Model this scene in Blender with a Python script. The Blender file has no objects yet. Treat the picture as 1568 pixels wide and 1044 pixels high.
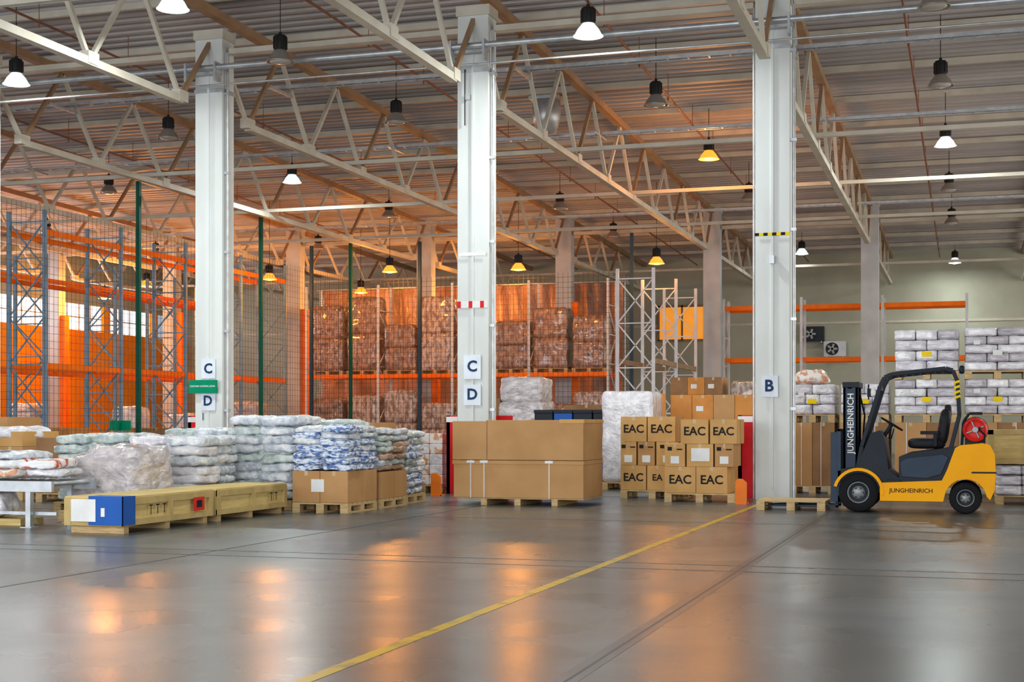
import bpy, math, random
from mathutils import Vector, Matrix, noise
random.seed(7)
S = bpy.context.scene
COL = S.collection

# ------------------------------------------------------------------ materials
def M(name, c1, c2=None, rough=.5, metal=0., scale=3., bump=0., bscale=20., stretch=(1,1,1), r2=None, coat=0., lo=.35, hi=.65, emit=None, estr=0., bdist=.02, spec=.3):
    m = bpy.data.materials.new(name); m.use_nodes = True
    nt = m.node_tree; N = nt.nodes; L = nt.links
    b = N['Principled BSDF']
    b.inputs['Roughness'].default_value = rough
    b.inputs['Metallic'].default_value = metal
    b.inputs['Coat Weight'].default_value = coat
    b.inputs['Specular IOR Level'].default_value = spec
    if c2 is None: c2 = tuple(c*.85 for c in c1)
    tc = N.new('ShaderNodeTexCoord'); mp = N.new('ShaderNodeMapping')
    mp.inputs['Scale'].default_value = stretch
    L.new(tc.outputs['Object'], mp.inputs['Vector'])
    n = N.new('ShaderNodeTexNoise'); n.inputs['Scale'].default_value = scale; n.inputs['Detail'].default_value = 5
    L.new(mp.outputs['Vector'], n.inputs['Vector'])
    r = N.new('ShaderNodeValToRGB')
    r.color_ramp.elements[0].position = lo; r.color_ramp.elements[1].position = hi
    r.color_ramp.elements[0].color = (*c2, 1); r.color_ramp.elements[1].color = (*c1, 1)
    L.new(n.outputs['Fac'], r.inputs['Fac']); L.new(r.outputs['Color'], b.inputs['Base Color'])
    if bump:
        n2 = N.new('ShaderNodeTexNoise'); n2.inputs['Scale'].default_value = bscale; n2.inputs['Detail'].default_value = 4
        n2.inputs['Distortion'].default_value = .6
        L.new(mp.outputs['Vector'], n2.inputs['Vector'])
        bp = N.new('ShaderNodeBump'); bp.inputs['Strength'].default_value = bump; bp.inputs['Distance'].default_value = bdist
        L.new(n2.outputs['Fac'], bp.inputs['Height']); L.new(bp.outputs['Normal'], b.inputs['Normal'])
    if emit:
        b.inputs['Emission Color'].default_value = (*emit, 1); b.inputs['Emission Strength'].default_value = estr
    return m

m_col   = M('painted_concrete', (.71,.74,.72), (.60,.62,.60), .6, scale=1.5, stretch=(1,1,.3))
m_col2  = M('back_concrete', (.50,.52,.54), (.40,.42,.44), .6, scale=1.5)
m_beige = M('beige_steel_paint', (.60,.56,.47), (.50,.46,.38), .55, scale=2, spec=.2)
m_tan   = M('tan_steel_paint', (.36,.23,.13), (.28,.17,.10), .55, scale=2, spec=.2)
m_deck  = M('galvanised_deck', (.47,.44,.43), (.31,.285,.28), .55, scale=.8, stretch=(.3,1,1), spec=.4)
m_galv  = M('galvanised_steel', (.55,.58,.60), (.42,.44,.46), .4, metal=.6, scale=6)
m_rust  = M('red_oxide_pipe', (.26,.10,.06), (.2,.07,.04), .5)
m_wall  = M('wall_paint_olive', (.44,.45,.35), (.36,.36,.28), .8, scale=.6)
m_walll = M('wall_paint_orange', (1.,.38,.02), (.88,.28,.015), .7, scale=.5, spec=.1)
m_wood  = M('pallet_wood', (.64,.45,.22), (.46,.31,.14), .7, scale=8, stretch=(1,6,6))
m_ply   = M('plywood', (.70,.53,.22), (.58,.42,.16), .7, scale=5, stretch=(.6,.6,5), spec=.15)
m_plyd  = M('plywood_batten', (.56,.41,.17), (.46,.33,.13), .7, scale=6, spec=.15)
m_card  = M('cardboard', (.54,.30,.13), (.46,.25,.10), .8, scale=2, spec=.1)
m_card2 = M('cardboard_light', (.64,.37,.14), (.55,.31,.11), .8, scale=3, spec=.1)
m_card3 = M('cardboard_dark', (.34,.19,.09), (.27,.14,.065), .8, scale=3, spec=.1)
m_cardo = M('cardboard_orange', (.68,.29,.08), (.56,.23,.06), .8, scale=3, spec=.1)
m_tape  = M('tape', (.60,.42,.22), None, .4)
m_label = M('paper_label', (.84,.84,.82), None, .6)
m_ink   = M('ink', (.02,.02,.02), None, .7, spec=.1)
m_bagw  = M('bag_white', (.84,.86,.87), (.46,.52,.60), .25, scale=9, bump=1., bscale=11, coat=.3, bdist=.04, spec=.5)
m_bagb  = M('bag_blue', (.76,.83,.92), (.10,.20,.50), .27, scale=12, bump=1., bscale=12, lo=.42, hi=.54, stretch=(1,1,2.4), bdist=.03, spec=.5)
m_bagg  = M('bag_grey_green', (.68,.75,.71), (.34,.42,.42), .27, scale=8, bump=1., bscale=10, bdist=.04, spec=.5)
m_bagbr = M('bag_brown', (.58,.40,.29), (.32,.19,.12), .3, scale=8, bump=1., bscale=10, bdist=.03, spec=.5)
m_film  = M('stretch_film', (.70,.64,.63), (.42,.38,.40), .2, scale=5, bump=1., bscale=7, stretch=(1,1,1.6), coat=.4, bdist=.05, spec=.5)
m_filmw = M('stretch_film_white', (.86,.85,.87), (.60,.59,.64), .2, scale=7, bump=.9, bscale=10, coat=.4, bdist=.03, spec=.5)
m_filmb = M('stretch_film_over_cartons', (.46,.29,.21), (.19,.105,.075), .18, scale=4, bump=1., bscale=6, stretch=(2.2,1,1.), coat=.7, bdist=.06, spec=.5, lo=.38, hi=.62)
m_filmc = M('stretch_film_over_light_cartons', (.68,.56,.50), (.28,.18,.14), .18, scale=5, bump=1., bscale=6, stretch=(2.2,1,1.), coat=.7, bdist=.06, spec=.5, lo=.4, hi=.64)
m_pack  = M('wrapped_packages', (.80,.78,.83), (.48,.46,.52), .2, scale=5, bump=.8, bscale=12, stretch=(1,1,3), coat=.4, spec=.5)
m_packd = M('wrapped_packages_dark', (.56,.52,.57), (.32,.30,.34), .2, scale=5, bump=.8, bscale=12, stretch=(1,1,3), coat=.4, spec=.5)
m_packo = M('wrapped_packages_mixed', (.82,.78,.74), (.66,.30,.15), .3, scale=9, bump=.4, bscale=12, lo=.42,hi=.52)
m_red   = M('red_paint', (.72,.015,.02), (.6,.012,.018), .5, spec=.15)
m_orange= M('rack_orange', (1.,.20,.01), (.88,.16,.01), .5, spec=.1)
m_orng2 = M('barrier_orange', (.95,.22,.02), None, .5, spec=.15)
m_blue  = M('rack_blue_grey', (.20,.33,.46), (.15,.26,.36), .5)
m_whst  = M('rack_white', (.68,.70,.74), (.56,.59,.63), .5)
m_green = M('fence_green', (.005,.09,.055), None, .5, spec=.15)
m_dblue = M('fence_dark_blue', (.03,.06,.09), None, .5, spec=.15)
m_wire  = M('fence_wire', (.05,.06,.06), None, .5, spec=.2)
m_gsign = M('sign_green', (.0,.26,.13), None, .6, spec=.1)
m_plate = M('sign_plate', (.76,.82,.90), None, .6, spec=.15)
m_navy  = M('sign_navy', (.02,.05,.13), None, .6, spec=.1)
m_yel   = M('forklift_yellow', (1.,.44,.0), (.95,.40,.0), .45, spec=.12)
m_stripe= M('hazard_yellow', (.95,.68,.01), None, .5, spec=.1)
m_dark  = M('forklift_dark', (.012,.018,.028), (.009,.014,.022), .5, spec=.2)
m_bluep = M('forklift_blue_grey', (.025,.045,.08), (.018,.035,.06), .45, spec=.2)
m_rub   = M('rubber', (.012,.012,.014), None, .8, spec=.15)
m_seat  = M('seat_vinyl', (.014,.014,.018), None, .6, spec=.2)
m_rim   = M('rim_grey', (.30,.31,.31), None, .45, metal=.4)
m_lampb = M('lamp_black', (.02,.02,.02), None, .6, spec=.15)
m_lampr = M('lamp_reflector', (.42,.38,.34), None, .3, metal=.5)
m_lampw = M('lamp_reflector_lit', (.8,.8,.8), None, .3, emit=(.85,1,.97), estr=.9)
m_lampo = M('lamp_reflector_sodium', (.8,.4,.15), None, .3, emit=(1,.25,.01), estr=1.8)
m_curt  = M('brown_tarpaulin', (.42,.23,.16), (.20,.11,.075), .25, scale=.9, bump=1., bscale=3., stretch=(1.4,1,.5), bdist=.1)
m_bluef = M('blue_film', (.01,.10,.42), None, .4, spec=.2)
m_black = M('black_plastic', (.02,.025,.035), None, .5, spec=.2)
m_yline = M('yellow_floor_paint', (.50,.33,.015), (.24,.19,.06), .35, scale=5, lo=.34, hi=.5)
m_joint = M('floor_joint', (.05,.053,.055), None, .5)
m_patch = M('floor_repair_strip', (.085,.09,.095), (.055,.058,.062), .3, scale=4)
m_win   = M('window_glass_daylight', (.9,.95,1), None, .3, emit=(.85,.95,1), estr=1.3)
m_winw  = M('window_glass_warm', (1,.4,.08), None, .3, emit=(1,.36,.03), estr=.6)
m_ewhite= M('lamp_lit_white', (1,1,1), None, .3, emit=(.93,1,1), estr=18)
m_eor   = M('lamp_lit_sodium', (1,.6,.2), None, .3, emit=(1,.27,.02), estr=10)
m_eoff  = M('lamp_glass_off', (.46,.42,.37), None, .2)
m_redc  = M('hose_red', (.75,.025,.02), None, .4, spec=.2)

def floor_mat():
    m = bpy.data.materials.new('polished_concrete'); m.use_nodes = True
    nt=m.node_tree; N=nt.nodes; L=nt.links; b=N['Principled BSDF']
    tc=N.new('ShaderNodeTexCoord')
    def nz(sc,de,ro,di=0.):
        n=N.new('ShaderNodeTexNoise'); n.inputs['Scale'].default_value=sc; n.inputs['Detail'].default_value=de
        n.inputs['Roughness'].default_value=ro; n.inputs['Distortion'].default_value=di
        L.new(tc.outputs['Object'],n.inputs['Vector']); return n
    n1=nz(.30,6,.55); n2=nz(1.3,8,.62,.2); n3=nz(.7,3,.5); n4=nz(26,4,.6)
    def ramp(n,a,ca,bb,cb):
        r=N.new('ShaderNodeValToRGB'); r.color_ramp.elements[0].position=a; r.color_ramp.elements[1].position=bb
        r.color_ramp.elements[0].color=(*ca,1); r.color_ramp.elements[1].color=(*cb,1); L.new(n.outputs['Fac'],r.inputs['Fac']); return r
    r1=ramp(n1,.34,(.070,.084,.094),.66,(.150,.148,.134))
    r2=ramp(n2,.3,(.70,.71,.73),.7,(1.16,1.14,1.09))
    r4=ramp(n4,.3,(.86,.86,.87),.7,(1.1,1.1,1.08))
    def mul(a,c):
        mx=N.new('ShaderNodeMix'); mx.data_type='RGBA'; mx.blend_type='MULTIPLY'; mx.inputs[0].default_value=1
        L.new(a,mx.inputs[6]); L.new(c,mx.inputs[7]); return mx.outputs[2]
    L.new(mul(mul(r1.outputs['Color'],r2.outputs['Color']),r4.outputs['Color']),b.inputs['Base Color'])
    mr=N.new('ShaderNodeMapRange'); mr.inputs['From Min'].default_value=.25; mr.inputs['From Max'].default_value=.75
    mr.inputs['To Min'].default_value=.22; mr.inputs['To Max'].default_value=.34
    L.new(n3.outputs['Fac'],mr.inputs['Value']); L.new(mr.outputs['Result'],b.inputs['Roughness'])
    b.inputs['Specular IOR Level'].default_value=.5
    return m
m_floor = floor_mat()

# ------------------------------------------------------------------ mesh builder
_tc = {}
def text_geo(s, size, bold):
    k=(s,size,bold)
    if k in _tc: return _tc[k]
    cu=bpy.data.curves.new('t','FONT'); cu.body=s; cu.size=size; cu.align_x='CENTER'; cu.align_y='CENTER'; cu.offset=bold*size
    cu.resolution_u=3
    ob=bpy.data.objects.new('t',cu); COL.objects.link(ob)
    me=bpy.data.meshes.new_from_object(ob)
    v=[tuple(x.co) for x in me.vertices]; f=[tuple(p.vertices) for p in me.polygons]
    bpy.data.objects.remove(ob); bpy.data.curves.remove(cu); bpy.data.meshes.remove(me)
    _tc[k]=(v,f); return _tc[k]

_cg={}
def cube_grid(n):
    if n in _cg: return _cg[n]
    V={};vl=[];F=[]
    def vid(p):
        k=tuple(round(c,4) for c in p)
        if k not in V: V[k]=len(vl); vl.append(Vector(k))
        return V[k]
    for ax in range(3):
        for sg in (-1,1):
            a,b=(ax+1)%3,(ax+2)%3
            for i in range(n):
                for j in range(n):
                    q=[]
                    for di,dj in ((0,0),(1,0),(1,1),(0,1)):
                        p=[0,0,0]; p[ax]=sg; p[a]=-1+2*(i+di)/n; p[b]=-1+2*(j+dj)/n; q.append(vid(p))
                    if sg<0: q.reverse()
                    F.append(q)
    _cg[n]=(vl,F); return _cg[n]

class MB:
    def __init__(s): s.v=[];s.f=[];s.m=[];s.sm=[];s.mats=[]
    def add(s,verts,faces,mat,smooth=False):
        if mat not in s.mats: s.mats.append(mat)
        mi=s.mats.index(mat); o=len(s.v)
        s.v.extend([tuple(v) for v in verts])
        for f in faces:
            s.f.append(tuple(i+o for i in f)); s.m.append(mi); s.sm.append(smooth)
    def box(s,x0,x1,y0,y1,z0,z1,mat):
        v=[(x0,y0,z0),(x1,y0,z0),(x1,y1,z0),(x0,y1,z0),(x0,y0,z1),(x1,y0,z1),(x1,y1,z1),(x0,y1,z1)]
        s.add(v,[(3,2,1,0),(4,5,6,7),(0,1,5,4),(1,2,6,5),(2,3,7,6),(3,0,4,7)],mat)
    def beam(s,p,q,w,h,mat):
        p=Vector(p);q=Vector(q);d=(q-p).normalized()
        up=Vector((0,0,1)) if abs(d.z)<.98 else Vector((0,1,0))
        r=d.cross(up).normalized(); u=r.cross(d).normalized()
        v=[]
        for c in (p,q):
            for a,b in ((-1,-1),(1,-1),(1,1),(-1,1)): v.append(c+r*(a*w/2)+u*(b*h/2))
        s.add(v,[(0,1,2,3),(7,6,5,4),(0,4,5,1),(1,5,6,2),(2,6,7,3),(3,7,4,0)],mat)
    def cyl(s,p,q,r,mat,n=12,r2=None,caps=True,smooth=True):
        p=Vector(p);q=Vector(q);d=(q-p).normalized()
        up=Vector((0,0,1)) if abs(d.z)<.9 else Vector((0,1,0))
        a=d.cross(up).normalized(); b=a.cross(d).normalized()
        if r2 is None: r2=r
        v=[]
        for c,rr in ((p,r),(q,r2)):
            for i in range(n):
                t=2*math.pi*i/n; v.append(c+a*math.cos(t)*rr+b*math.sin(t)*rr)
        s.add(v,[(i,(i+1)%n,n+(i+1)%n,n+i) for i in range(n)],mat,smooth)
        if caps: s.add(v,[tuple(range(n))[::-1],tuple(range(n,2*n))],mat)
    def path(s,pts,r,mat,n=8):
        for a,b in zip(pts[:-1],pts[1:]): s.cyl(a,b,r,mat,n)
    def prism(s,prof,y0,y1,mat):
        n=len(prof)
        v=[(x,y0,z) for x,z in prof]+[(x,y1,z) for x,z in prof]
        s.add(v,[tuple(range(n)),tuple(range(n,2*n))[::-1]]+[(i,n+i,n+(i+1)%n,(i+1)%n) for i in range(n)],mat)
    def lathe_y(s,c,prof,mat,n=28):
        v=[];F=[]
        for (r,y) in prof:
            for i in range(n):
                t=2*math.pi*i/n; v.append((c[0]+r*math.cos(t),c[1]+y,c[2]+r*math.sin(t)))
        for k in range(len(prof)-1):
            for i in range(n): F.append((k*n+i,k*n+(i+1)%n,(k+1)*n+(i+1)%n,(k+1)*n+i))
        s.add(v,F,mat,True)
    def lathe_z(s,c,prof,mat,n=20):
        v=[];F=[]
        for (r,z) in prof:
            for i in range(n):
                t=2*math.pi*i/n; v.append((c[0]+r*math.cos(t),c[1]+r*math.sin(t),c[2]+z))
        for k in range(len(prof)-1):
            for i in range(n): F.append((k*n+i,k*n+(i+1)%n,(k+1)*n+(i+1)%n,(k+1)*n+i))
        s.add(v,F,mat,True)
    def lump(s,c,h,mat,e=5,amp=.02,fr=3.,n=8,pinch=0.,yaw=0.,tilt=0.):
        vl,F=cube_grid(n); out=[]; sd=Vector((random.uniform(0,99),random.uniform(0,99),random.uniform(0,99)))
        R=Matrix.Rotation(yaw,3,'Z')@Matrix.Rotation(tilt,3,'Y')
        for p in vl:
            k=(abs(p.x)**e+abs(p.y)**e+abs(p.z)**e)**(1/e); q=p/k
            zz=q.z*(1-pinch*abs(q.x)**3)*(1-pinch*.7*abs(q.y)**3)
            w=Vector((q.x*h[0],q.y*h[1],zz*h[2]))
            d=noise.noise_vector(w*fr+sd)+.5*noise.noise_vector(w*fr*2.3+sd)
            out.append(Vector(c)+R@(w+d*amp))
        s.add(out,F,mat,True)
    def text(s,t,size,o,mat,bold=.02,rot=False):
        v,f=text_geo(t,size,bold)
        if rot: vv=[(o[0]-y,o[1],o[2]+x) for x,y,z in v]
        else: vv=[(o[0]+x,o[1],o[2]+y) for x,y,z in v]
        s.add(vv,f,mat)
    def pallet(s,x0,x1,y0,y1,z0=0.,mat=None,h=.144):
        mat=mat or m_wood
        n=6; w=(y1-y0)
        for k in range(3):
            bx=x0+(x1-x0-.12)*k/2
            s.box(bx,bx+.12,y0,y1,z0,z0+.022,mat)
            for j in range(3):
                by=y0+(w-.12)*j/2; s.box(bx,bx+.12,by,by+.12,z0+.022,z0+h-.044,mat)
            s.box(bx,bx+.12,y0,y1,z0+h-.044,z0+h-.022,mat)
        dw=w/n
        for j in range(n): s.box(x0,x1,y0+dw*j,y0+dw*j+dw*.82,z0+h-.022,z0+h,mat)
    def carton(s,x0,x1,y0,y1,z0,z1,mat,tape=True,flap=True):
        g=.004; s.box(x0+g,x1-g,y0+g,y1-g,z0+.002,z1-.002,mat)
        if tape:
            cx=(x0+x1)/2; tw=min(.03,(x1-x0)*.06)
            s.box(cx-tw,cx+tw,y0+g-.002,y1-g+.002,z1-.002,z1-.0005,m_tape)
            s.box(cx-tw,cx+tw,y0+g-.002,y0+g,z1-.07,z1-.001,m_tape)
    def build(s,name,bevel=0.,loc=None):
        me=bpy.data.meshes.new(name); 
        me.from_pydata(s.v,[],s.f)
        for m in s.mats: me.materials.append(m)
        me.polygons.foreach_set('material_index',s.m); me.polygons.foreach_set('use_smooth',s.sm)
        me.update()
        ob=bpy.data.objects.new(name,me); COL.objects.link(ob)
        if bevel:
            b=ob.modifiers.new('bevel','BEVEL'); b.width=bevel; b.segments=2; b.limit_method='ANGLE'; b.angle_limit=.9
        return ob

def roofz(y): return 9.35-.02*(y-24.25)

# ------------------------------------------------------------------ shell
XL,XR,YB,YF=-37.,12.,63.,-8.
b=MB(); b.box(XL,XR,YF,YB,-.2,0,m_floor); b.build('floor')
b=MB()
b.box(-3.14-.045,-3.14+.045,YF,YB-.2,.0,.003,m_yline)
b.build('trim_1')
b=MB()
b.box(-1.97,-1.84,YF,YB-.2,.0,.0018,m_patch)
for x in (-1.9,-7.2,-12.5,3.4): b.box(x-.009,x+.009,YF,YB-.2,.0,.0025,m_joint)
for y in (12.4,12.9,18.4,24.4): b.box(XL+.2,XR-.2,y-.009,y+.009,.0,.0025,m_joint)
b.build('trim_2')
b=MB(); b.box(XL,XR,YB,YB+.3,0,9.2,m_wall); 
b.box(XL,XR,YB-.04,YB,5.55,5.65,m_beige)
b.build('wall_back')
b=MB()
b.box(XL-.3,XL,YF,YB,0,5.35,m_walll); b.box(XL-.3,XL,YF,YB,6.5,10.1,m_wall)
for y in range(-8,64,4): b.box(XL-.3,XL,y,y+.5,5.35,6.5,m_walll)
b.build('wall_left')
b=MB()
for i,y in enumerate(range(-8,60,4)):
    b.box(XL-.2,XL-.15,y+.5,y+4,5.35,6.5,m_win)
    for k in range(1,4): b.box(XL-.15,XL-.10,y+.5+k*.875-.03,y+.5+k*.875+.03,5.35,6.5,m_whst)
    b.box(XL-.15,XL-.10,y+.5,y+4,5.9,5.95,m_whst)
b.build('window_1')
b=MB(); b.box(XR,XR+.3,YF,YB,0,10.1,m_wall); b.build('wall_right')
b=MB(); b.box(-13.1,-11.1,YB-.06,YB-.01,5.0,6.45,m_winw)
for x in (-13.15,-12.1,-11.1): b.box(x,x+.08,YB-.1,YB-.01,4.95,6.5,m_tan)
b.box(-13.15,-11.05,YB-.1,YB-.01,4.9,5.0,m_tan); b.box(-13.15,-11.05,YB-.1,YB-.01,6.42,6.52,m_tan)
b.build('window_2')
b=MB(); p=.36; V=[];F=[]; y=YF; prof=[]
while y<YB+.3:
    for dy,dz in ((0,0),(.14,0),(.17,.10),(.33,.10)): prof.append((y+dy,roofz(y)+dz))
    y+=p
for (yy,zz) in prof: V+= [(XL-.3,yy,zz),(XR+.3,yy,zz)]
for i in range(len(prof)-1): F.append((2*i,2*i+2,2*i+3,2*i+1))
b.add(V,F,m_deck)
b.box(XL-.3,XR+.3,YF,YB+.3,10.15,10.25,m_deck)
b.build('ceiling')

# ------------------------------------------------------------------ steel roof
XS=[-3.12+5.305*k for k in range(-6,3)]
for X in XS:
    b=MB()
    for y0,y1 in ((YF+.1,24.5),(24.5,49.5),(49.5,YB-.1)):
        b.beam((X,y0,roofz(y0)-.24),(X,y1,roofz(y1)-.24),.18,.16,m_tan)
    for r0,r1 in ((-.8,24.5),(24.5,49.5),(49.5,74.)):
        a0=r0+1.3; a1=r1-1.3; n=8; st=(a1-a0)/n
        lim=YB-.2
        b.beam((X,a0,7.2),(X,min(a1,lim),7.2),.15,.13,m_beige)
        nodes=[a0+st*i for i in range(n+1)]
        prev=(X,r0,8.75)
        for i,yy in enumerate(nodes):
            if yy>lim: break
            bt=(X,yy,7.22)
            mw=m_beige if i%2 else m_tan
            b.beam(prev,bt,.075,.075,m_beige)
            ty=yy+st/2 if i<n else r1
            if ty>lim: break
            top=(X,ty,roofz(ty)-.3) if i<n else (X,r1,8.75)
            b.beam(bt,top,.075,.075,mw)
            b.box(X-.09,X+.09,yy-.15,yy+.15,7.16,7.36,m_beige)
            prev=top
    b.build('roof_truss')
b=MB()
y=-6.8
while y<YB-.3:
    z=roofz(y)-.07
    b.box(XL+.02,XR-.02,y-.04,y+.04,z-.07,z+.06,m_beige)
    y+=2.806
b.build('roof_purlins')
b=MB()
for y in (5.5,11.5,17.5,30.7,36.9,43.2,56.):
    b.box(XL+.02,XR-.02,y-.045,y+.045,7.28,7.37,m_beige)
b.build('truss_bottom_bracing')
b=MB()
for X0,X1 in zip(XS[:-1],XS[1:]):
    b.box(X0+.34,X1-.34,24.4,24.6,8.3,8.4,m_beige); b.box(X0+.34,X1-.34,49.45,49.6,7.98,8.1,m_beige)
b.build('eaves_beam')
b=MB()
b.cyl((XL,23.98,7.95),(XR,23.98,7.95),.055,m_galv,12)
b.cyl((XL,23.98,7.62),(XR,23.98,7.62),.018,m_galv,6)
for X in XS:
    b.box(X-.36,X+.36,24.03,24.12,7.85,7.9,m_galv); b.box(X-.33,X-.29,23.9,24.12,7.7,8.05,m_galv); b.box(X+.29,X+.33,23.9,24.12,7.7,8.05,m_galv)
b.build('sprinkler_main_pipe')
for X in (-22.2,-16.6,-11.2,-6.45,-1.1,4.5):
    b=MB(); b.cyl((X,0,8.86),(X,24,8.80),.026,m_rust,8); b.cyl((X,24,8.80),(X,62,8.15),.026,m_rust,8)
    for yy in range(2,62,3):
        zz=8.86-.06*yy/24 if yy<24 else 8.8-.65*(yy-24)/38
        b.cyl((X,yy,zz),(X,yy,roofz(yy)-.02),.008,m_rust,5); b.cyl((X,yy,zz-.1),(X,yy,zz),.02,m_rust,6)
    b.build('sprinkler_branch_pipe')
b=MB()
for y,z in ((27.2,8.25),(33.6,8.2),(46.,8.1)):
    b.box(XL+.1,XR-.1,y-.1,y-.085,z,z+.07,m_galv); b.box(XL+.1,XR-.1,y+.085,y+.1,z,z+.07,m_galv)
    for i in range(120):
        xx=XL+.3+i*.4; b.box(xx,xx+.03,y-.085,y+.085,z,z+.015,m_galv)
    for X in XS: b.box(X-.03,X+.03,y-.5,y+.5,z-.05,z,m_galv)
b.build('cable_tray')

# ------------------------------------------------------------------ columns
def column(X,front):
    b=MB(); w=.285; y0=24.25 if front else 49.3; y1=y0+.45; mt=m_col if front else m_col2
    b.box(X-w,X+w,y0,y1,0,8.62,mt)
    b.box(X-w-.03,X+w+.03,y0-.03,y1+.03,8.56,8.74,m_beige)
    if front:
        b.box(X-.02,X+.02,y0-.025,y0,0.2,8.4,mt)
        b.cyl((X+w+.06,y0+.1,.0),(X+w+.06,y0+.1,8.3),.03,m_galv,10)
        for z in (1.5,3,4.5,6,7.5): b.box(X+w,X+w+.1,y0+.06,y0+.14,z,z+.05,m_galv)
        b.cyl((X-w-.045,y0+.15,.0),(X-w-.045,y0+.15,8.3),.018,m_galv,8)
        b.box(X-w-.02,X+w+.02,y0-.02,y1+.02,7.55,7.62,m_galv)
    elif X<-12: b.box(X+w,X+w+.22,y0+.1,y0+.4,0,5.6,m_orange)  # orange panel stands in for lamplight on the column's side
    return b
for k,X in enumerate(XS):
    b=column(X,True)
    yf=24.25-.026
    if abs(X+3.12)<.1:
        b.box(X-.02-.16,X-.02+.12,yf-.012,yf,1.72,2.08,m_plate); b.text('B',.27,(X-.05,yf-.016,1.9),m_navy,.03)
        for i in range(8): b.box(X-.29+i*.0725,X-.29+(i+1)*.0725,yf-.004,yf+.0,4.42,4.47,m_stripe if i%2 else m_ink)
        b.box(X-.04,X+.04,yf-.05,yf,3.95,4.08,m_galv)
    elif abs(X+8.42)<.1:
        b.box(X-.16,X+.16,yf-.012,yf,2.07,2.5,m_plate); b.text('C',.27,(X,yf-.016,2.29),m_navy,.03)
        b.box(X-.16,X+.16,yf-.012,yf,1.6,1.97,m_plate); b.text('D',.27,(X,yf-.016,1.79),m_navy,.03)
        for i in range(8): b.box(X-.29+i*.0725,X-.29+(i+1)*.0725,yf-.004,yf+.0,3.34,3.46,m_red if i%3==0 else m_label)
        b.box(X-.25,X+.25,yf-.003,yf,4.27,4.33,m_label); b.box(X-.12,X-.04,yf-.05,yf,7.05,7.15,m_galv)
        b.cyl((X-.14,yf-.01,6.6),(X-.14,yf-.01,7.6),.01,m_ink,6)
    elif abs(X+13.73)<.1:
        b.box(X-.14,X+.16,yf-.012,yf,2.13,2.5,m_plate); b.text('C',.26,(X+.01,yf-.016,2.31),m_navy,.03)
        b.box(X-.14,X+.16,yf-.012,yf,1.52,1.87,m_plate); b.text('D',.26,(X,yf-.016,1.7),m_navy,.03); b.text('I',.2,(X-.1,yf-.016,1.4),m_navy,.0)
    b.build('concrete_column')
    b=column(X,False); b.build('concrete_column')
for X in (-3.12,-8.42,-13.73):
    b=MB()
    b.box(X-.62,X-.34,24.55,24.62,0,1.42,m_red); b.box(X-.62,X-.55,24.55,24.95,0,1.42,m_red)
    b.box(X-.62,X-.34,24.545,24.55,1.3,1.4,m_label)
    b.box(X-.62,X+.25,24.97,25.02,0,1.42,m_red)
    if X<-4: b.box(X+.25,X+.5,24.97,25.02,0,1.42,m_red)
    b.build('column_guard',.01)
for X,Y in ((-3.42,22.75),(-8.95,23.75)):
    b=MB(); 
    b.prism([(X-.09,0),(X+.09,0),(X+.09,.34),(X+.02,.4),(X-.05,.4),(X-.09,.36)],Y,Y+.05,m_orng2)
    b.prism([(X-.09,0),(X-.05,0),(X-.05,.4),(X-.09,.36)],Y+.05,Y+.25,m_orng2)
    b.box(X-.09,X+.09,Y-.01,Y+.25,0,.02,m_orng2)
    b.build('corner_protector')
b=MB(); X=-13.73
b.box(X-.36,X+.24,24.12,24.15,1.85,2.1,m_gsign); b.text('CUSTOMS CONTROL ZONE',.042,(X-.06,24.117,1.98),m_label,.02)
b.box(X-.05,X+.05,24.15,24.21,1.9,2.05,m_galv); b.build('customs_control_sign')

# ------------------------------------------------------------------ lamps
def lamp(X,Y,kind,h=7.9,power=None):
    b=MB(); rz=roofz(Y)-.1
    b.cyl((X,Y,h+.34),(X,Y,rz),.008,m_lampb,6)
    b.cyl((X,Y,h+.34),(X,Y,h+.42),.03,m_lampb,8)
    b.lathe_z((X,Y,h),[(.0,.36),(.10,.36),(.12,.33),(.12,.12),(.10,.09)],m_lampb)
    for i in range(8):
        a=i*math.pi/4; b.beam((X+.125*math.cos(a),Y+.125*math.sin(a),h+.12),(X+.125*math.cos(a),Y+.125*math.sin(a),h+.33),.012,.02,m_lampb)
    rm={'w':m_lampw,'o':m_lampo,'x':m_lampr}[kind]
    b.lathe_z((X,Y,h),[(.085,.12),(.12,.07),(.18,.0),(.235,-.10),(.26,-.12),(.245,-.12),(.16,.0),(.10,.06)],rm)
    me={'w':m_ewhite,'o':m_eor,'x':m_eoff}[kind]
    b.lathe_z((X,Y,h),[(.0,-.15),(.10,-.145),(.19,-.12),(.21,-.09),(.0,-.06)],me)
    ob=b.build('high_bay_lamp')
    if kind=='w':
        l=bpy.data.lights.new('bulb','AREA'); l.shape='DISK'; l.size=.36
        l.color=(.93,1,.99); l.energy=power or 300
        o=bpy.data.objects.new('bulb',l); COL.objects.link(o); o.location=(X,Y,h-.17); o.parent=ob
    if kind=='o':
        l2=bpy.data.lights.new('glow','POINT'); l2.color=(1,.36,.06); l2.energy=power or 330; l2.shadow_soft_size=.25
        o2=bpy.data.objects.new('glow',l2); COL.objects.link(o2); o2.location=(X,Y,h-.45); o2.parent=ob
GX=[-.5,-6.08,-11.8,-17.4,-23.1,-30.]
lit={(1,23.4):'w',(3,23.4):'w',(0,35.2):'w',(1,35.2):'o',(3,35.2):'w',(0,61.):'w',(1,56.):'w'}
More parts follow.
